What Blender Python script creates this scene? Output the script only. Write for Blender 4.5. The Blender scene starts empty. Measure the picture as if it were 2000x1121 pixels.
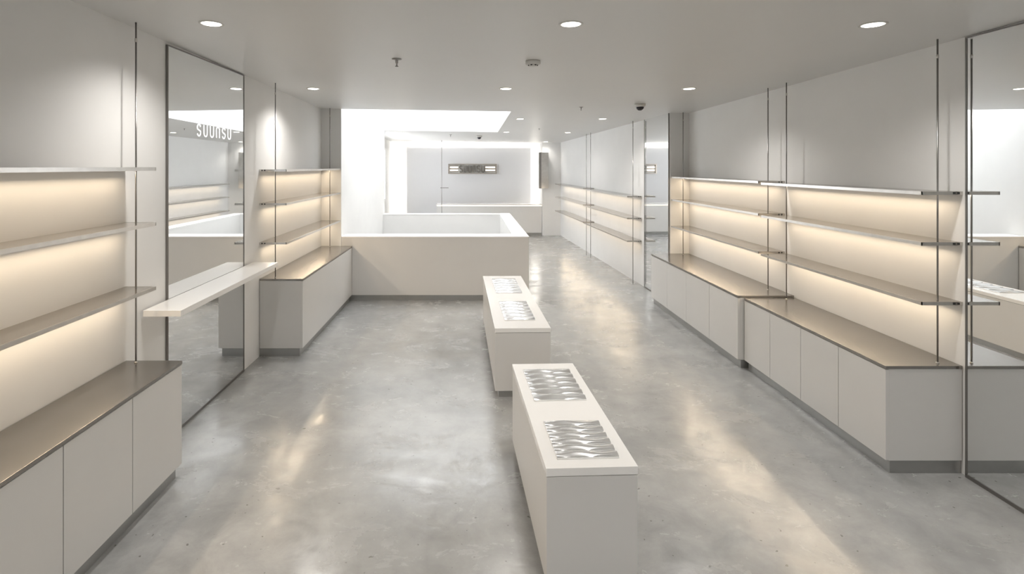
import bpy, bmesh, math, random
from mathutils import Vector, Matrix
random.seed(4)
C = bpy.context.scene.collection
PI = math.pi

# ---------------------------------------------------------------- camera, sky, exposure
EYE = 1.75
F = 1050.0                     # focal length in pixels of a 2000 px wide frame
VX, VY = 920.0, 325.0          # where the long lines of the shop meet
cam_data = bpy.data.cameras.new('camera')
cam_data.sensor_width = 36.0
cam_data.lens = 36.0 * F / 2000.0
cam_data.shift_x = (1000.0 - VX) / 2000.0
cam_data.shift_y = -(560.5 - VY) / 2000.0
cam_data.clip_start = 0.05
cam = bpy.data.objects.new('camera', cam_data)
C.objects.link(cam)
cam.location = (0, 0, EYE)
cam.rotation_euler = (PI / 2, 0, 0)
bpy.context.scene.camera = cam

world = bpy.data.worlds.new('overcast_sky')
bpy.context.scene.world = world
world.use_nodes = True
bgn = world.node_tree.nodes['Background']
bgn.inputs[0].default_value = (0.93, 0.96, 1.0, 1)
bgn.inputs[1].default_value = 8.0

vs = bpy.context.scene.view_settings
vs.view_transform = 'Standard'
vs.look = 'None'
vs.gamma = 1.0
vs.exposure = 0.08
vs.use_curve_mapping = False

SPOT_W = 54.0                  # one ceiling downlight
STRIP_W = 2.0                  # LED strip, per metre

# ---------------------------------------------------------------- materials
def new_mat(name):
    m = bpy.data.materials.new(name)
    m.use_nodes = True
    nt = m.node_tree
    return m, nt, nt.nodes['Principled BSDF']

def plain(name, col, rough=0.5, metal=0.0, spec=0.5, var=0.03, scale=3.0, coat=0.0, bump=0.0, bscale=60):
    m, nt, p = new_mat(name)
    n = nt.nodes.new('ShaderNodeTexNoise'); n.inputs['Scale'].default_value = scale
    n.inputs['Detail'].default_value = 4
    tc = nt.nodes.new('ShaderNodeTexCoord')
    nt.links.new(tc.outputs['Object'], n.inputs['Vector'])
    r = nt.nodes.new('ShaderNodeValToRGB')
    r.color_ramp.elements[0].position = 0.3; r.color_ramp.elements[1].position = 0.7
    r.color_ramp.elements[0].color = tuple(c * (1 - var) for c in col) + (1,)
    r.color_ramp.elements[1].color = tuple(min(1, c * (1 + var)) for c in col) + (1,)
    nt.links.new(n.outputs['Fac'], r.inputs['Fac'])
    nt.links.new(r.outputs['Color'], p.inputs['Base Color'])
    p.inputs['Roughness'].default_value = rough
    p.inputs['Metallic'].default_value = metal
    p.inputs['Specular IOR Level'].default_value = spec
    p.inputs['Coat Weight'].default_value = coat
    p.inputs['Coat Roughness'].default_value = 0.06
    if bump:
        b = nt.nodes.new('ShaderNodeTexNoise'); b.inputs['Scale'].default_value = bscale
        nt.links.new(tc.outputs['Object'], b.inputs['Vector'])
        bp = nt.nodes.new('ShaderNodeBump'); bp.inputs['Strength'].default_value = bump
        bp.inputs['Distance'].default_value = 0.01
        nt.links.new(b.outputs['Fac'], bp.inputs['Height'])
        nt.links.new(bp.outputs['Normal'], p.inputs['Normal'])
    return m

def glow(name, col, strength):
    m, nt, p = new_mat(name)
    p.inputs['Base Color'].default_value = (0.8, 0.8, 0.8, 1)
    p.inputs['Emission Color'].default_value = col + (1,)
    p.inputs['Emission Strength'].default_value = strength
    return m

def concrete():
    m, nt, p = new_mat('polished_concrete')
    L = nt.links.new
    tc = nt.nodes.new('ShaderNodeTexCoord')
    def noise(scale, detail=6, rough=0.55, dist=0.0, stretch=None):
        n = nt.nodes.new('ShaderNodeTexNoise')
        n.inputs['Scale'].default_value = scale; n.inputs['Detail'].default_value = detail
        n.inputs['Roughness'].default_value = rough; n.inputs['Distortion'].default_value = dist
        if stretch:
            mp = nt.nodes.new('ShaderNodeMapping'); mp.inputs['Scale'].default_value = stretch
            L(tc.outputs['Object'], mp.inputs['Vector']); L(mp.outputs['Vector'], n.inputs['Vector'])
        else:
            L(tc.outputs['Object'], n.inputs['Vector'])
        return n
    def ramp(src, a, b, ca, cb):
        r = nt.nodes.new('ShaderNodeValToRGB')
        r.color_ramp.elements[0].position = a; r.color_ramp.elements[1].position = b
        r.color_ramp.elements[0].color = ca; r.color_ramp.elements[1].color = cb
        L(src, r.inputs['Fac']); return r
    big = noise(1.1, 5, 0.6, 0.6)
    base = ramp(big.outputs['Fac'], 0.32, 0.68, (0.325, 0.328, 0.325, 1), (0.435, 0.435, 0.425, 1))
    fine = noise(5, 9, 0.72, 0.35)
    f2 = ramp(fine.outputs['Fac'], 0.38, 0.66, (0.86, 0.86, 0.86, 1), (1.07, 1.07, 1.07, 1))
    mx = nt.nodes.new('ShaderNodeMixRGB'); mx.blend_type = 'MULTIPLY'; mx.inputs[0].default_value = 1
    L(base.outputs[0], mx.inputs[1]); L(f2.outputs[0], mx.inputs[2])
    pits = noise(30, 2, 0.5)
    pr = ramp(pits.outputs['Fac'], 0.255, 0.29, (0.45, 0.44, 0.42, 1), (1, 1, 1, 1))
    m2 = nt.nodes.new('ShaderNodeMixRGB'); m2.blend_type = 'MULTIPLY'; m2.inputs[0].default_value = 0.9
    L(mx.outputs[0], m2.inputs[1]); L(pr.outputs[0], m2.inputs[2])
    L(m2.outputs[0], p.inputs['Base Color'])
    rr = noise(2.6, 9, 0.72, 0.5, (1, 1.5, 1))
    ro = ramp(rr.outputs['Fac'], 0.36, 0.64, (0.11,) * 3 + (1,), (0.32,) * 3 + (1,))
    L(ro.outputs[0], p.inputs['Roughness'])
    p.inputs['Specular IOR Level'].default_value = 0.75
    bn = noise(4.5, 7, 0.6, 0.3)
    bp = nt.nodes.new('ShaderNodeBump'); bp.inputs['Strength'].default_value = 0.16
    bp.inputs['Distance'].default_value = 0.012
    L(bn.outputs['Fac'], bp.inputs['Height']); L(bp.outputs['Normal'], p.inputs['Normal'])
    return m

M = {
    'wall': plain('white_plaster', (0.80, 0.795, 0.78), 0.75, var=0.015),
    'ceiling': plain('ceiling_paint', (0.72, 0.715, 0.70), 0.42, var=0.01, scale=1),
    'floor': concrete(),
    'lacquer': plain('warm_white_lacquer', (0.70, 0.69, 0.67), 0.35, var=0.012),
    'solid': plain('white_solid_surface', (0.90, 0.89, 0.87), 0.22, var=0.01),
    'taupe': plain('glossy_taupe_stone', (0.30, 0.287, 0.272), 0.24, metal=0.8, spec=0.8, var=0.05, scale=8),
    'shelf': plain('taupe_shelf_glass', (0.32, 0.30, 0.275), 0.13, metal=0.65, spec=0.7, var=0.04, scale=8),
    'steel': plain('brushed_steel', (0.62, 0.60, 0.57), 0.28, metal=1.0, var=0.05, scale=20),
    'dark_steel': plain('dark_steel', (0.30, 0.29, 0.28), 0.3, metal=1.0, var=0.05, scale=20),
    'plinth': plain('grey_metal_plinth', (0.40, 0.40, 0.39), 0.3, metal=0.7, var=0.04, scale=10),
    'sign_metal': plain('dark_champagne_metal', (0.20, 0.18, 0.16), 0.35, metal=0.8, var=0.03),
    'chrome': plain('polished_chrome', (0.84, 0.845, 0.85), 0.26, metal=1.0, var=0.01),
    'mirror': plain('mirror_silvering', (0.86, 0.87, 0.87), 0.0, metal=1.0, var=0.0),
    'frame': plain('dark_frame', (0.22, 0.21, 0.20), 0.35, metal=0.7, var=0.02),
    'gap': plain('dark_gap', (0.05, 0.05, 0.05), 0.7, var=0.02),
    'white_plastic': plain('white_plastic', (0.62, 0.61, 0.58), 0.4, var=0.01),
    'dark_glass': plain('dark_dome_glass', (0.02, 0.02, 0.025), 0.08, var=0.02),
    'grey_panel': plain('pale_grey_panel', (0.72, 0.72, 0.73), 0.6, var=0.01, scale=1),
    'letter': glow('sign_reflection_letters', (1.0, 1.0, 1.0), 1.1),  # glow stands in for a sign reflected in the left mirror
    'bronze': plain('champagne_metal', (0.40, 0.36, 0.32), 0.3, metal=0.9, var=0.05),
    'warm_strip': glow('warm_led_strip', (1.0, 0.84, 0.62), 1.6),
    'downlight': glow('downlight_lens', (1.0, 0.93, 0.84), 9.0),
    'lamp_bar': glow('sign_light_bar', (1.0, 0.93, 0.84), 2.0),
}

# ---------------------------------------------------------------- helpers
def link(name, bm, mat, parent=None, smooth=False):
    bmesh.ops.recalc_face_normals(bm, faces=bm.faces)
    me = bpy.data.meshes.new(name)
    bm.to_mesh(me); bm.free()
    if smooth:
        for p in me.polygons: p.use_smooth = True
    me.materials.append(M[mat])
    o = bpy.data.objects.new(name, me)
    C.objects.link(o)
    if parent is not None: o.parent = parent
    return o

def box(bm, x0, x1, y0, y1, z0, z1, bev=0.0):
    t = bmesh.new()
    v = [t.verts.new((x, y, z)) for x in (x0, x1) for y in (y0, y1) for z in (z0, z1)]
    for f in ((0, 1, 3, 2), (4, 6, 7, 5), (0, 4, 5, 1), (2, 3, 7, 6), (0, 2, 6, 4), (1, 5, 7, 3)):
        t.faces.new([v[i] for i in f])
    bmesh.ops.recalc_face_normals(t, faces=t.faces)
    if bev:
        bmesh.ops.bevel(t, geom=list(t.edges), offset=bev, segments=2, profile=0.7, affect='EDGES')
    me = bpy.data.meshes.new('tmp'); t.to_mesh(me); t.free()
    bm.from_mesh(me); bpy.data.meshes.remove(me)
    return bm

def B(*a, bev=0.0): return box(bmesh.new(), *a, bev=bev)

def prism(bm, pts, z0, z1):
    """vertical prism over a footprint; z0, z1 numbers or functions of (x, y)"""
    f0 = z0 if callable(z0) else (lambda x, y: z0)
    f1 = z1 if callable(z1) else (lambda x, y: z1)
    a = [bm.verts.new((x, y, f0(x, y))) for x, y in pts]
    b = [bm.verts.new((x, y, f1(x, y))) for x, y in pts]
    n = len(pts)
    bm.faces.new(a[::-1]); bm.faces.new(b)
    for i in range(n): bm.faces.new((a[i], a[(i + 1) % n], b[(i + 1) % n], b[i]))
    return bm

def lathe(bm, prof, n=32, cx=0, cy=0):
    rings = []
    for r, z in prof:
        if r < 1e-6: rings.append([bm.verts.new((cx, cy, z))])
        else: rings.append([bm.verts.new((cx + r * math.cos(2 * PI * k / n), cy + r * math.sin(2 * PI * k / n), z)) for k in range(n)])
    for A_, B_ in zip(rings, rings[1:]):
        for k in range(n):
            k2 = (k + 1) % n
            if len(A_) == 1 and len(B_) == 1: continue
            if len(A_) == 1: bm.faces.new((A_[0], B_[k], B_[k2]))
            elif len(B_) == 1: bm.faces.new((A_[k], A_[k2], B_[0]))
            else: bm.faces.new((A_[k], A_[k2], B_[k2], B_[k]))
    return bm

def thing(name, label, cat, loc=(0, 0, 0), rotz=0.0, group=None):
    o = bpy.data.objects.new(name, None); C.objects.link(o)
    o.empty_display_size = 0.1
    o.location = loc; o.rotation_euler = (0, 0, rotz)
    o['label'] = label; o['category'] = cat
    if group: o['group'] = group
    return o

def tag(o, label, cat, group=None):
    o['label'] = label; o['category'] = cat
    if group: o['group'] = group
    return o

def struct(name, bm, mat, parent=None):
    o = link(name, bm, mat, parent)
    if parent is None: o['kind'] = 'structure'
    return o

def lamp(kind, name, loc, rot, energy, col, parent=None, **kw):
    l = bpy.data.lights.new(name, kind)
    l.energy = energy; l.color = col
    for k, v in kw.items(): setattr(l, k, v)
    o = bpy.data.objects.new(name, l); C.objects.link(o)
    o.location = loc; o.rotation_euler = rot
    if parent is not None: o.parent = parent
    return o

def copy_tree(root, loc=None):
    r = root.copy(); C.objects.link(r)
    if loc is not None: r.location = loc
    for ch in root.children:
        c = ch.copy(); C.objects.link(c); c.parent = r
        for g in ch.children:
            d = g.copy(); C.objects.link(d); d.parent = c
    return r

def ceil_z(x, y):              # underside of the ceiling (it falls very slightly to the back and to the right)
    return EYE + 0.814 - 0.015 * x - 0.013 * y

def on_ceiling(px, py):
    dx, dz = (px - VX) / F, (VY - py) / F
    y = 0.814 / (dz + 0.015 * dx + 0.013)
    return dx * y, y, ceil_z(dx * y, y)

# ---------------------------------------------------------------- the setting
YB = 14.6                      # back wall
WX0, WX1, WY0, WY1 = -1.69, 0.52, 7.0, 10.5     # light well opening
struct('floor', B(-3, 3.6, -4.2, YB + .3, -0.2, 0), 'floor')

cb = bmesh.new()
top = lambda x, y: ceil_z(x, y) + 0.3
for (x0, x1, y0, y1) in ((-3, 3.6, -4.2, WY0), (-3, 3.6, WY1, YB + .3), (-3, WX0 - .02, WY0, WY1), (WX1, 3.6, WY0, WY1)):
    prism(cb, ((x0, y0), (x1, y0), (x1, y1), (x0, y1)), ceil_z, top)
bmesh.ops.remove_doubles(cb, verts=cb.verts, dist=1e-5)
struct('ceiling', cb, 'ceiling')

# shaft above the ceiling up to the open roof light
sh = bmesh.new()
zt = 4.3
s0 = top
for (x0, x1, y0, y1) in ((WX0 - .15, WX0, WY0 - .15, WY1 + .15), (WX1, WX1 + .15, WY0 - .15, WY1 + .15),
                         (WX0, WX1, WY0 - .15, WY0), (WX0, WX1, WY1, WY1 + .15)):
    prism(sh, ((x0, y0), (x1, y0), (x1, y1), (x0, y1)), 2.8 if x0 < WX0 else s0, zt)
struct('wall_shaft', sh, 'wall')
wf = thing('window_1', 'roof light', 'window', (0, 0, 0)); del wf['label']; del wf['category']; wf['kind'] = 'structure'
rb = bmesh.new()
for k in range(4):
    y = WY0 + (WY1 - WY0) * k / 3
    box(rb, WX0 - .1, WX1 + .1, y - .03, y + .03, zt, zt + .08)
for x in (WX0, WX1): box(rb, x - .03, x + .03, WY0, WY1, zt, zt + .08)
link('glazing_bar', rb, 'white_plastic', wf)

# left walls
XL = -1.95
struct('wall_left', B(XL - .25, XL, -4.2, WY0, 0, 2.85), 'wall')
struct('wall_pier', B(-2.45, WX0, WY0, WY1, 0, 2.8), 'wall')
# back zone left wall with a daylight window
lb = bmesh.new()
XB = -2.12
box(lb, XB - .25, XB, WY1, YB + .3, 0, .95); box(lb, XB - .25, XB, WY1, YB + .3, 2.15, 2.8)
box(lb, XB - .25, XB, WY1, 11.0, .95, 2.15); box(lb, XB - .25, XB, 13.3, YB + .3, .95, 2.15)
struct('wall_far_left', lb, 'wall')
w2 = thing('window_2', 'x', 'x'); del w2['label']; del w2['category']; w2['kind'] = 'structure'
wb = bmesh.new()
for y in (11.0, 12.15, 13.27): box(wb, XB - .16, XB - .10, y, y + .04, .95, 2.15)
for z in (.95, 1.75, 2.11): box(wb, XB - .16, XB - .10, 11.0, 13.3, z, z + .04)
link('window_frame', wb, 'white_plastic', w2)

# right walls: near alcove wall, short return, far wall running on to the back
XR = 2.80
struct('wall_right', B(XR, XR + .25, -4.2, 6.9, 0, 2.85), 'wall')
FR0, FR1 = (2.556, 6.9), (2.27, 13.6)
sl = (FR1[0] - FR0[0]) / (FR1[1] - FR0[1])
fx = lambda y: FR0[0] + sl * (y - FR0[1])
struct('wall_far_right', prism(bmesh.new(), ((fx(6.9), 6.9), (fx(YB), YB), (3.2, YB), (3.2, 6.9)), 0, 2.8), 'wall')
struct('wall_back', B(-2.4, 3.2, YB, YB + .25, 0, 2.75), 'wall')
struct('wall_back_pier', B(1.80, 2.6, 13.6, YB, 0, 2.75), 'wall')
# wall behind the viewer
fb = bmesh.new()
box(fb, -2.3, 3.2, -4.2, -4.0, 0, 1.6); box(fb, -2.3, 3.2, -4.2, -4.0, 2.3, 2.9)
box(fb, -2.3, -.0, -4.2, -4.0, 1.6, 2.3); box(fb, 1.3, 3.2, -4.2, -4.0, 1.6, 2.3)
struct('wall_front', fb, 'wall')
w3 = thing('added_fill_window', 'x', 'x'); del w3['label']; del w3['category']; w3['kind'] = 'structure'  # unseen opening, added to let sky light onto the near faces
fb = bmesh.new()
for x in (0, .65, 1.26): box(fb, x, x + .04, -4.12, -4.08, 1.6, 2.3)
for z in (1.6, 2.26): box(fb, 0, 1.3, -4.12, -4.08, z, z + .04)
link('window_frame', fb, 'frame', w3)

# ---------------------------------------------------------------- light well parapet
PX = 0.753
lw = thing('light_well_parapet', 'large low white box parapet around the light well below the ceiling opening', 'parapet', (0, WY0, 0))
pb = bmesh.new()
box(pb, WX0 + .003, PX, 0, .28, .075, .825); box(pb, PX - .2, PX, .28, WY1 - WY0 - .2, .075, .825)
box(pb, WX0 + .003, PX, WY1 - WY0 - .2, WY1 - WY0, .075, .825)
link('parapet_wall', pb, 'lacquer', lw)
rb = bmesh.new()
pts_o = [(WX0 + .003, 0), (PX + .004, 0), (PX + .004, WY1 - WY0), (WX0 + .003, WY1 - WY0)]
box(rb, WX0 + .003, PX + .004, -.004, .284, .825, .837); box(rb, PX - .204, PX + .004, .284, WY1 - WY0 - .204, .825, .837)
box(rb, WX0 + .003, PX + .004, WY1 - WY0 - .204, WY1 - WY0, .825, .837)
link('coping', rb, 'solid', lw)
kb = bmesh.new()
box(kb, WX0 + .003, PX - .03, .03, .2, 0, .075); box(kb, PX - .17, PX - .03, .2, WY1 - WY0 - .2, 0, .075)
box(kb, WX0 + .003, PX - .03, WY1 - WY0 - .17, WY1 - WY0 - .03, 0, .075)
link('plinth', kb, 'plinth', lw)

# ---------------------------------------------------------------- base cabinets
def cabinet(side, xf, xb, y0, y1, h, doors, label, group='low storage cabinets', slab=0.018):
    """side -1 on the left wall, +1 on the right wall; xf front face, xb back"""
    t = thing('base_cabinet', label, 'cabinet', ((xf + xb) / 2, y0, 0), 0, group)
    cx = (xf + xb) / 2
    f, b = xf - cx, xb - cx
    L = y1 - y0
    inn = -side                      # direction from back to front
    dth = .02
    fb = f - inn * dth               # body front plane behind the doors
    lo, hi = sorted((fb, b))
    body = link('carcass', B(lo, hi, 0, L, .075, h - slab, bev=.002), 'lacquer', t)
    n = doors
    for k in range(n):
        a = L * k / n + .0025; c = L * (k + 1) / n - .0025
        if k == 0: a = 0
        if k == n - 1: c = L
        lo, hi = sorted((fb, f))
        link('door', B(lo, hi, a, c, .078, h - slab - .004, bev=.0015), 'lacquer', t)
    lo, hi = sorted((f + inn * .002, b))
    link('worktop', B(lo, hi, -.003, L + .003, h - slab, h, bev=.0015), 'taupe', t)
    lo, hi = sorted((f - inn * .03, b))
    link('plinth', B(lo, hi, .01, L - .01, 0, .075), 'plinth', t)
    return t

cabinet(-1, -1.63, XL + .004, 0.83, 3.03, .655, 5, 'long low white cabinet with glossy taupe top in the near left corner')
cabinet(-1, -1.55, XL + .004, 4.95, 6.992, .715, 1, 'low white cabinet with glossy taupe top beyond the left mirror')
cabinet(1, 2.36, XR - .004, 3.06, 4.64, .615, 4, 'near right low white cabinet ending beside the large mirror')
cabinet(1, 2.31, XR - .004, 4.655, 6.895, .632, 4, 'far right low white cabinet ending beside the narrow mirror')

# ---------------------------------------------------------------- shelves with LED strips
def shelf(side, xf, xb, y0, y1, z, label, group, th=.018, power=1.0):
    t = thing('wall_shelf', label, 'shelf', (xb, y0, z), 0, group)
    L = y1 - y0; d = xf - xb
    inn = -side
    lo, hi = sorted((0, d - inn * .006))
    link('shelf_board', B(lo, hi, .004, L - .004, -th, 0, bev=.001), 'shelf', t)
    eb = bmesh.new()
    lo, hi = sorted((d - inn * .006, d)); box(eb, lo, hi, 0, L, -th - .001, .0005)
    lo, hi = sorted((0, d))
    box(eb, lo, hi, 0, .004, -th - .001, .0005); box(eb, lo, hi, L - .004, L, -th - .001, .0005)
    link('edge_trim', eb, 'steel', t)
    a, b = sorted((inn * .060, inn * .072))
    link('light_strip', B(a, b, .05, L - .05, -th - .0025, -th), 'warm_strip', t)
    lamp('AREA', 'strip_light', (inn * .066, L / 2, -th - .006), (0, side * math.radians(-25) * -1, 0),
         STRIP_W * (L - .1) * power, (1.0, 0.80, 0.57), t, shape='RECTANGLE', size=.012, size_y=L - .1)
    # bracket pins at the shelf end
    pb = bmesh.new()
    for u in (.02, .045):
        lo, hi = sorted((inn * u, inn * (u + .012))); box(pb, lo, hi, -.003, .001, -th + .003, -.003)
    link('bracket_pin', pb, 'gap', t)
    return t

for z, w in ((1.745, 'top'), (1.435, 'middle'), (1.073, 'lowest')):
    shelf(-1, -1.775, XL, .83, 3.03, z, w + ' taupe wall shelf with warm underlight above the near left cabinet', 'shelves above the near left cabinet')
for z, w in ((1.722, 'top'), (1.412, 'middle'), (1.05, 'lowest')):
    shelf(-1, -1.70, XL, 4.95, 6.99, z, w + ' taupe wall shelf with warm underlight left of the white parapet', 'shelves left of the parapet')
for z, w in ((1.607, 'top'), (1.318, 'middle'), (.978, 'lowest')):
    shelf(1, 2.565, XR, 3.06, 4.76, z, w + ' taupe wall shelf above the near right cabinet', 'shelves above the near right cabinet')
    shelf(1, 2.565, XR, 4.80, 6.89, z + .012, w + ' taupe wall shelf above the far right cabinet', 'shelves above the far right cabinet')
ang = math.atan(-sl)
for z, w in ((1.315, 'top'), (.995, 'middle'), (.66, 'lowest')):
    s = shelf(1, -.22, 0, 0, 2.55, z, w + ' long white-lit shelf, near half, on the far right wall', 'near shelves on the far right wall', power=.6)
    s.location = (fx(7.9), 7.9, z); s.rotation_euler = (0, 0, ang)
    s = shelf(1, -.22, 0, 0, 2.75, z + .012, w + ' long white-lit shelf, far half reaching the back wall', 'far shelves on the far right wall', power=.6)
    s.location = (fx(10.48), 10.48, z + .012); s.rotation_euler = (0, 0, ang)

# ---------------------------------------------------------------- suspension rods
def rod(x, y, z0, label, r=.0047):
    t = thing('suspension_rod', label, 'rod', (x, y, z0), 0, 'thin steel rods holding the shelves')
    top_z = ceil_z(x, y) - z0
    bm = bmesh.new(); lathe(bm, [(0, 0), (r, 0), (r, top_z), (0, top_z)], 14)
    link('rod', bm, 'dark_steel', t, True)
    bm = bmesh.new(); lathe(bm, [(r, top_z - .11), (r + .002, top_z - .108), (r + .002, top_z - .09), (r, top_z - .088)], 14)
    link('sleeve', bm, 'steel', t, True)
    bm = bmesh.new(); lathe(bm, [(0, 0), (r * 1.8, 0), (r * 1.8, .006), (r, .008)], 14)
    link('foot_collar', bm, 'steel', t, True)
    return t
rod(-1.87, 3.0, .655, 'thin steel rod from near left cabinet top up to the ceiling')
rod(-1.82, 5.0, .715, 'thin steel rod at the near end of shelves past the left mirror')
rod(-1.82, 6.93, .715, 'thin steel rod against the grey pier left of the parapet')
rod(2.69, 3.10, .615, 'thin steel rod beside the large right mirror')
rod(2.69, 4.585, .615, 'right one of the twin steel rods between the right cabinets')
rod(2.69, 4.87, .632, 'left one of the twin steel rods between the right cabinets')
rod(2.69, 6.82, .632, 'thin steel rod at far end of the right alcove near the narrow mirror')
rod(fx(7.93) - .11, 7.98, 0, 'thin steel rod below the dome camera on the far right wall', .005)
rod(fx(10.3) - .12, 10.3, 0, 'right one of the paired rods midway along the far right wall', .0045)
rod(fx(10.62) - .12, 10.62, 0, 'left one of the paired rods midway along the far right wall', .0045)

# ---------------------------------------------------------------- lettering strokes
def arc(cx, cy, r, a0, a1, n=10, sy=1.0):
    return [(cx + r * math.cos(math.radians(a0 + (a1 - a0) * k / n)), cy + sy * r * math.sin(math.radians(a0 + (a1 - a0) * k / n))) for k in range(n + 1)]
def glyph(ch, w=.52):
    r = w / 2
    if ch == 'U': return [(0, 1)] + arc(r, r, r, 180, 360) + [(w, 1)]
    if ch == 'n': return [(0, 0)] + arc(r, 1 - r, r, 180, 0) + [(w, 0)]
    if ch == 'S':
        q = r * .96
        return arc(r, 1 - q, q, 20, 180, 9) + [(0, .66), (w * .12, .58), (w * .88, .42), (w, .34)] + arc(r, q, q, 0, -160, 9)
def stroke(bm, pts, th, fn, depth):
    """ribbon of width th round pts, extruded by depth; fn maps (u, v, d) to a point"""
    n = len(pts); L, R = [], []
    for i, p in enumerate(pts):
        a = Vector(pts[max(i - 1, 0)]); b = Vector(pts[min(i + 1, n - 1)])
        d = (b - a).normalized(); nn = Vector((-d.y, d.x)) * th / 2
        L.append((p[0] + nn.x, p[1] + nn.y)); R.append((p[0] - nn.x, p[1] - nn.y))
    V = [[bm.verts.new(fn(u, v, d)) for (u, v) in row] for row in (L, R) for d in (0, depth)]
    L0, L1, R0, R1 = V
    for i in range(n - 1):
        for a, b in ((L1, R1), (R0, L0), (L0, L1), (R1, R0)):
            bm.faces.new((a[i], a[i + 1], b[i + 1], b[i]))
    for i in (0, n - 1): bm.faces.new((L0[i], L1[i], R1[i], R0[i]))
def word(parent, mat, height, pitch, fn, depth, th=.17, w=.52):
    for k, ch in enumerate('SUUnSU'):
        bm = bmesh.new()
        pts = [(k * pitch + u * height, v * height) for u, v in glyph(ch, w)]
        stroke(bm, pts, th * height, fn, depth)
        link('letter', bm, mat, parent)

# ---------------------------------------------------------------- mirrors
def mirror(x, side, y0, y1, label, rot=0.0, z0=.012, ztop=None, face=None):
    t = thing('wall_mirror', label, 'mirror', (x, y0, 0), rot, None)
    L = y1 - y0
    inn = -side
    zc = min(ceil_z(x, y0), ceil_z(x, y1)) - .012 if ztop is None else ztop
    lo, hi = sorted((0, inn * .010))
    link('mirror_glass', B(lo, hi, .006, L - .006, z0 + .006, zc), 'mirror', t)
    fb = bmesh.new()
    lo, hi = sorted((0, inn * .014))
    box(fb, lo, hi, 0, .008, z0, zc); box(fb, lo, hi, L - .008, L, z0, zc)
    box(fb, lo, hi, 0, L, z0 - .012, z0 + .006); box(fb, lo, hi, 0, L, zc - .001, zc + .006)
    link('frame', fb, 'frame', t)
    return t
ml = mirror(XL + .002, -1, 3.43, 4.59, 'tall mirror on the left wall with a sign reflection built as glowing letters and a ledge across it')
# reflection of a sign, built as glowing letters on the left mirror glass
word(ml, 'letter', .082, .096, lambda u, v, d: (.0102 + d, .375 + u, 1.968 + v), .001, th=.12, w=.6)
mirror(XR - .002, 1, .9, 3.03, 'large floor-to-ceiling mirror at the right edge beside the near right cabinet')
mm = mirror(FR0[0] - .002, 1, 0, .86, 'narrow mirror beyond the far right cabinet', rot=ang)
mm.location = (FR0[0] - .002, 6.92, 0)

# ---------------------------------------------------------------- ledge across the left mirror
lg = thing('wall_ledge', 'white floating ledge crossing the foot of the left mirror view', 'ledge', (XL + .016, 3.17, .9))
lg['label'] = 'white floating wall ledge running across the left mirror'
link('ledge_board', B(0, .222, 0, 1.6, -.036, 0, bev=.002), 'solid', lg)

# ---------------------------------------------------------------- islands with wavy chrome panels
def island(y0, y1, c0, c1, w, label):
    a = -math.atan((c1 - c0) / (y1 - y0)); L = y1 - y0; h = .528
    t = thing('display_plinth', label, 'display plinth', (c0, y0, 0), a, 'white display plinths down the middle')
    link('body', B(-w / 2 + .002, w / 2 - .002, .002, L - .002, .055, h - .036, bev=.002), 'lacquer', t)
    link('top_slab', B(-w / 2, w / 2, 0, L, h - .033, h, bev=.0025), 'solid', t)
    link('shadow_gap', B(-w / 2 + .006, w / 2 - .006, .006, L - .006, h - .037, h - .032), 'gap', t)
    link('plinth', B(-w / 2 + .03, w / 2 - .02, .025, L - .02, 0, .056), 'plinth', t)
    return t, a
def wave_panel(x, y, rot, W, L, label):
    t = thing('wavy_metal_tray', label, 'display tray', (x, y, .528), rot, 'rippled chrome trays on the plinths')
    link('tray_base', B(-W / 2, W / 2, 0, L, 0, .004), 'solid', t)
    n = 6; gap = .0; p = L / n
    for k in range(n):
        bm = bmesh.new()
        N = 40; Mv = 12
        g = []
        for i in range(N + 1):
            u = i / N; col = []
            ph = 2 * PI * (u * 1.2 + .33)
            for j in range(Mv + 1):
                v = j / Mv
                # rounded bar whose crest wanders from the front to the back edge along its length
                z = .0065 + .0065 * math.sin(PI * v ** math.exp(-.75 * math.sin(ph)))
                col.append(bm.verts.new((-W / 2 + W * u, k * p + p * (.04 + .92 * v), z)))
            g.append(col)
        for i in range(N):
            for j in range(Mv): bm.faces.new((g[i][j], g[i + 1][j], g[i + 1][j + 1], g[i][j + 1]))
        r = bmesh.ops.extrude_face_region(bm, geom=list(bm.faces))
        for v in [e for e in r['geom'] if isinstance(e, bmesh.types.BMVert)]: v.co.z = .004
        so = link('slat', bm, 'chrome', t, False)
        for pl in so.data.polygons:
            if abs(pl.normal.z) > .35: pl.use_smooth = True
        cnt = {}
        for pl in so.data.polygons:
            for ek in pl.edge_keys: cnt.setdefault(ek, []).append(pl.use_smooth)
        for e in so.data.edges:
            if len(set(cnt.get(e.key, [True]))) > 1: e.use_edge_sharp = True
    return t
def at(y, y0, y1, c0, c1): return c0 + (c1 - c0) * (y - y0) / (y1 - y0)
i1 = (2.182, 3.333, .4925, .443)
_, a1 = island(*i1, .378, 'nearer white display plinth in the foreground with two rippled chrome trays')
i2 = (4.06, 6.0, .392, .345)
_, a2 = island(*i2, .425, 'farther white display plinth in front of the white parapet')
wave_panel(at(2.25, *i1) , 2.245, a1, .262, .33, 'rippled chrome tray at the near end of the foreground plinth')
wave_panel(at(2.8, *i1) , 2.80, a1, .275, .43, 'rippled chrome tray at the far end of the foreground plinth')
wave_panel(at(4.25, *i2), 4.26, a2, .245, .60, 'rippled chrome tray at the near end of the farther plinth')
wave_panel(at(5.15, *i2), 5.17, a2, .25, .66, 'rippled chrome tray at the far end of the farther plinth')

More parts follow.
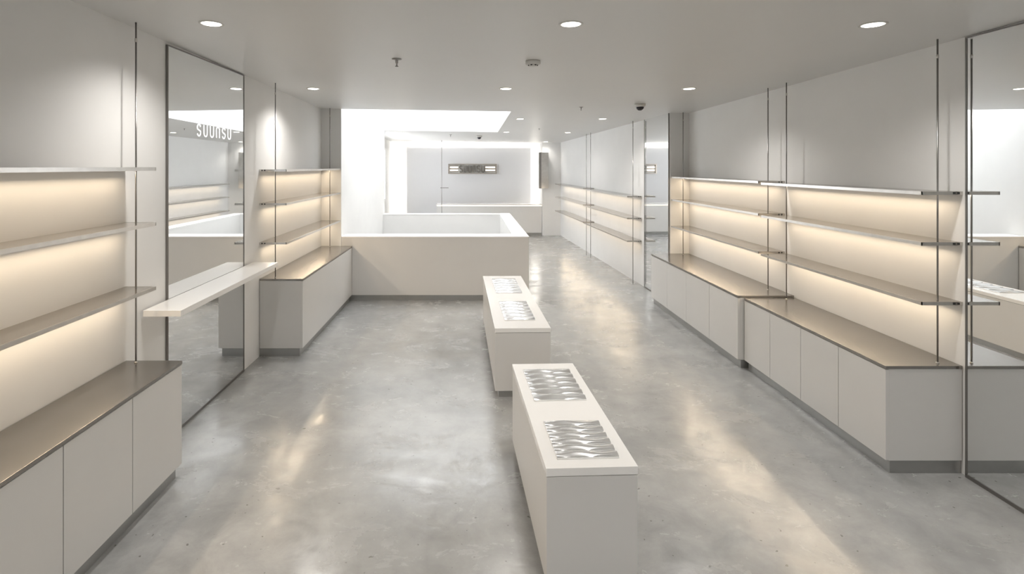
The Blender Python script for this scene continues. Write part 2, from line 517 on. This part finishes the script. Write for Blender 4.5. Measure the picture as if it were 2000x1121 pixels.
# ---------------------------------------------------------------- back zone
fp = thing('feature_panel', 'pale grey wall panel with glowing white edges behind the counter', 'wall panel', (0, YB - .16, 0))
link('panel_face', B(-1.72, 1.60, 0, .04, .1, 2.25), 'grey_panel', fp)
for x in (-1.5, 0, 1.4): link('batten', B(x - .05, x + .05, .04, .16, .1, 2.1), 'wall', fp)
for (x0, x1, z0, z1) in ((-1.66, 1.54, 2.17, 2.19), (-1.66, -1.64, .2, 2.15), (1.52, 1.54, .2, 2.15)):
    link('cove_strip', B(x0, x1, .042, .06, z0, z1), 'lamp_bar', fp)
lamp('AREA', 'cove_light', (0, .06, 2.27), (PI, 0, 0), 22, (1, .97, .93), fp, shape='RECTANGLE', size=3.2, size_y=.04)
lamp('AREA', 'cove_light', (-1.75, .06, 1.2), (0, PI / 2, 0), 14, (1, .97, .93), fp, shape='RECTANGLE', size=2.0, size_y=.04)
lamp('AREA', 'cove_light', (1.63, .06, 1.2), (0, -PI / 2, 0), 14, (1, .95, .88), fp, shape='RECTANGLE', size=2.0, size_y=.04)

ct = thing('sales_counter', 'long white sales counter in front of the grey panel at the back', 'counter', (0, 13.6, 0))
link('counter_body', B(-.87, 1.795, .02, .5, .07, .745), 'lacquer', ct)
link('counter_top', B(-.88, 1.797, 0, .52, .765, .79, bev=.003), 'solid', ct)
link('light_line', B(-.86, 1.79, .03, .49, .745, .765), 'warm_strip', ct)
link('plinth', B(-.84, 1.79, .04, .48, 0, .07), 'plinth', ct)

# sign on the grey panel
sg = thing('wall_sign', 'small metal sign with raised capitals and light bars on the grey back panel', 'sign', (.04, YB - .16, 1.55))
SW = 1.30; SH = .27
link('back_plate', B(-SW / 2, SW / 2, -.025, 0, 0, SH), 'white_plastic', sg)
fb = bmesh.new()
box(fb, -SW / 2, SW / 2, -.07, -.025, 0, .022); box(fb, -SW / 2, SW / 2, -.07, -.025, SH - .022, SH)
box(fb, -SW / 2, -SW / 2 + .035, -.07, -.025, .022, SH - .022); box(fb, SW / 2 - .035, SW / 2, -.07, -.025, .022, SH - .022)
link('sign_frame', fb, 'bronze', sg)
for z in (.045, .122, .20):
    for (x0, x1) in ((-SW / 2 + .035, -.38), (.34, SW / 2 - .035)):
        link('metal_rail', B(x0, x1, -.045, -.025, z, z + .03), 'bronze', sg)
for (x0, x1) in ((-SW / 2 + .05, -.39), (.35, SW / 2 - .05)):
    for z in (.085, .162):
        link('light_bar', B(x0, x1, -.05, -.03, z, z + .028), 'lamp_bar', sg)
word(sg, 'sign_metal', .175, .118, lambda u, v, d: (-.345 + u, -.055 - d, .047 + v), .02, th=.16, w=.42)

# rippled metal blade on the pier
bl = thing('metal_wall_blade', 'upright brushed metal box with rippled face on the pier right of the counter', 'wall fitting', (1.70, 13.42, 1.2))
link('housing', B(0, .055, 0, .17, 0, .9, bev=.003), 'dark_steel', bl)
link('housing_back', B(.055, .235, .02, .175, .0, .9), 'steel', bl)
bm = bmesh.new(); g = []
for i in range(13):
    u = i / 12; row = []
    for j in range(41):
        v = j / 40
        row.append(bm.verts.new((.055 + .18 * u, .012 + .005 * math.sin(2 * PI * (v * 1.6 + u * .35)), .9 * v)))
    g.append(row)
for i in range(12):
    for j in range(40): bm.faces.new((g[i][j], g[i][j + 1], g[i + 1][j + 1], g[i + 1][j]))
link('rippled_face', bm, 'steel', bl, True)

# hanging rod with a small hook, in front of the grey panel
hx, hy = -.735, 13.5
hr = thing('hanging_rod', 'thin vertical rod with short side arm at the left of the counter', 'rod', (hx, hy, .0))
bm = bmesh.new(); zc = ceil_z(hx, hy)
lathe(bm, [(0, 0), (.007, 0), (.007, zc), (0, zc)], 12)
link('rod', bm, 'dark_steel', hr, True)
link('side_arm', box(B(0, .17, -.008, .008, 1.205, 1.221), -.03, 0, -.014, .014, 1.20, 1.226), 'dark_steel', hr)

# ---------------------------------------------------------------- ceiling fittings
def downlight():
    t = thing('recessed_downlight', 'x', 'ceiling light', (0, 0, 2), 0, 'recessed ceiling downlights')
    bm = lathe(bmesh.new(), [(.052, .003), (.052, -.003), (.064, -.004), (.066, 0), (.066, .003)], 40)
    link('trim_ring', bm, 'white_plastic', t, True)
    bm = lathe(bmesh.new(), [(0, -.0035), (.048, -.0035), (.052, -.001), (.052, .002), (0, .002)], 40)
    link('lens', bm, 'downlight', t)
    lamp('SPOT', 'spot_light', (0, 0, -.012), (0, 0, 0), SPOT_W, (1.0, .965, .925), t,
         spot_size=math.radians(140), spot_blend=.9, shadow_soft_size=.045)
    return t
spots = [
    (413, 46, 'round downlight above the near left shelves'),
    (1115, 47, 'round downlight nearest above the middle of the shop'),
    (1705, 48, 'round downlight nearest above the right cabinets'),
    (612, 173, 'round downlight above the shelves past the left mirror'),
    (988, 173, 'round downlight just before the ceiling opening'),
    (1346, 173, 'round downlight above the far right cabinet'),
    (1016, 232, 'round downlight right of the ceiling opening, near one'),
    (1177, 232, 'round downlight left of the dome camera above the aisle'),
    (1109, 259, 'round downlight above the aisle near the back pier'),
    (784, 259, 'round downlight beyond the far left corner of the ceiling opening'),
    (989, 258, 'faint round downlight beyond the far right corner of the ceiling opening'),
    (1066, 277, 'small round downlight before the pier with the metal blade')]
proto = downlight()
for i, (px, py, lab) in enumerate(spots):
    o = proto if i == 0 else copy_tree(proto)
    o.location = on_ceiling(px, py); o['label'] = lab
    if py > 200:               # the small fittings towards the back are dimmer
        for ch in o.children:
            if ch.type == 'LIGHT':
                ch.data = ch.data.copy(); ch.data.energy = SPOT_W * (.25 if px in (1066, 1109) else .85)
for i, (x, y) in enumerate(((-1.4, .6), (.55, .6), (2.2, .6), (-1.4, -1.8), (.55, -1.8), (2.2, -1.8))):  # unseen rows, added to light the near end of the room
    o = copy_tree(proto); o.location = (x, y, ceil_z(x, y))
    o['label'] = ('left', 'middle', 'right')[i % 3] + ' added fill downlight of the ' + ('row above' if i < 3 else 'row behind') + ' the viewer, outside the picture'

def sprinkler(px, py, lab, s=1.0):
    t = thing('fire_sprinkler', lab, 'sprinkler', on_ceiling(px, py), 0, 'fire sprinklers')
    link('rosette', lathe(bmesh.new(), [(0, 0), (.036 * s, 0), (.034 * s, -.006 * s), (.012 * s, -.009 * s)], 24), 'dark_steel', t, True)
    link('nozzle', lathe(bmesh.new(), [(.010 * s, -.006 * s), (.010 * s, -.03 * s), (.005 * s, -.034 * s), (.005 * s, -.05 * s), (.012 * s, -.052 * s), (.012 * s, -.056 * s), (0, -.058 * s)], 16), 'dark_steel', t, True)
sprinkler(775, 115, 'brass-grey fire sprinkler on the near ceiling left of the smoke detector')
sprinkler(1135, 209, 'small sprinkler on the ceiling left of the dome camera', .7)
sprinkler(1053, 251, 'tiny sprinkler on the ceiling before the back pier', .5)
sprinkler(880, 263, 'tiny sprinkler on the ceiling beyond the ceiling opening', .8)

sd = thing('smoke_detector', 'white round smoke detector with dark sensor in the middle of the ceiling', 'smoke detector', on_ceiling(1041, 119))
link('housing', lathe(bmesh.new(), [(0, 0), (.052, 0), (.054, -.006), (.054, -.022), (.048, -.027), (0, -.027)], 36), 'white_plastic', sd, True)
link('sensor_cage', lathe(bmesh.new(), [(.030, -.026), (.030, -.036), (.022, -.041), (0, -.041)], 24), 'white_plastic', sd, True)
gb = bmesh.new()
for k in range(6):
    a = PI / 3 * k
    box(gb, .029 * math.cos(a) - .006, .029 * math.cos(a) + .006, .029 * math.sin(a) - .006, .029 * math.sin(a) + .006, -.036, -.029)
link('sensor_slot', gb, 'gap', sd)
def dome(px, py, lab, s=1.0):
    t = thing('dome_camera', lab, 'security camera', on_ceiling(px, py), 0, 'dome security cameras')
    link('mount', lathe(bmesh.new(), [(0, 0), (.062 * s, 0), (.062 * s, -.02 * s), (.05 * s, -.034 * s), (0, -.034 * s)], 32), 'white_plastic', t, True)
    link('dome', lathe(bmesh.new(), [(.044 * s, -.034 * s)] + [(.044 * s * math.cos(a), -.036 * s - .040 * s * math.sin(a)) for a in [PI / 2 * k / 8 for k in range(9)]], 32), 'dark_glass', t, True)
dome(1250, 203, 'dark dome camera on the ceiling above the rod on far right wall')
dome(936, 265, 'small dome camera on the ceiling beyond the ceiling opening')
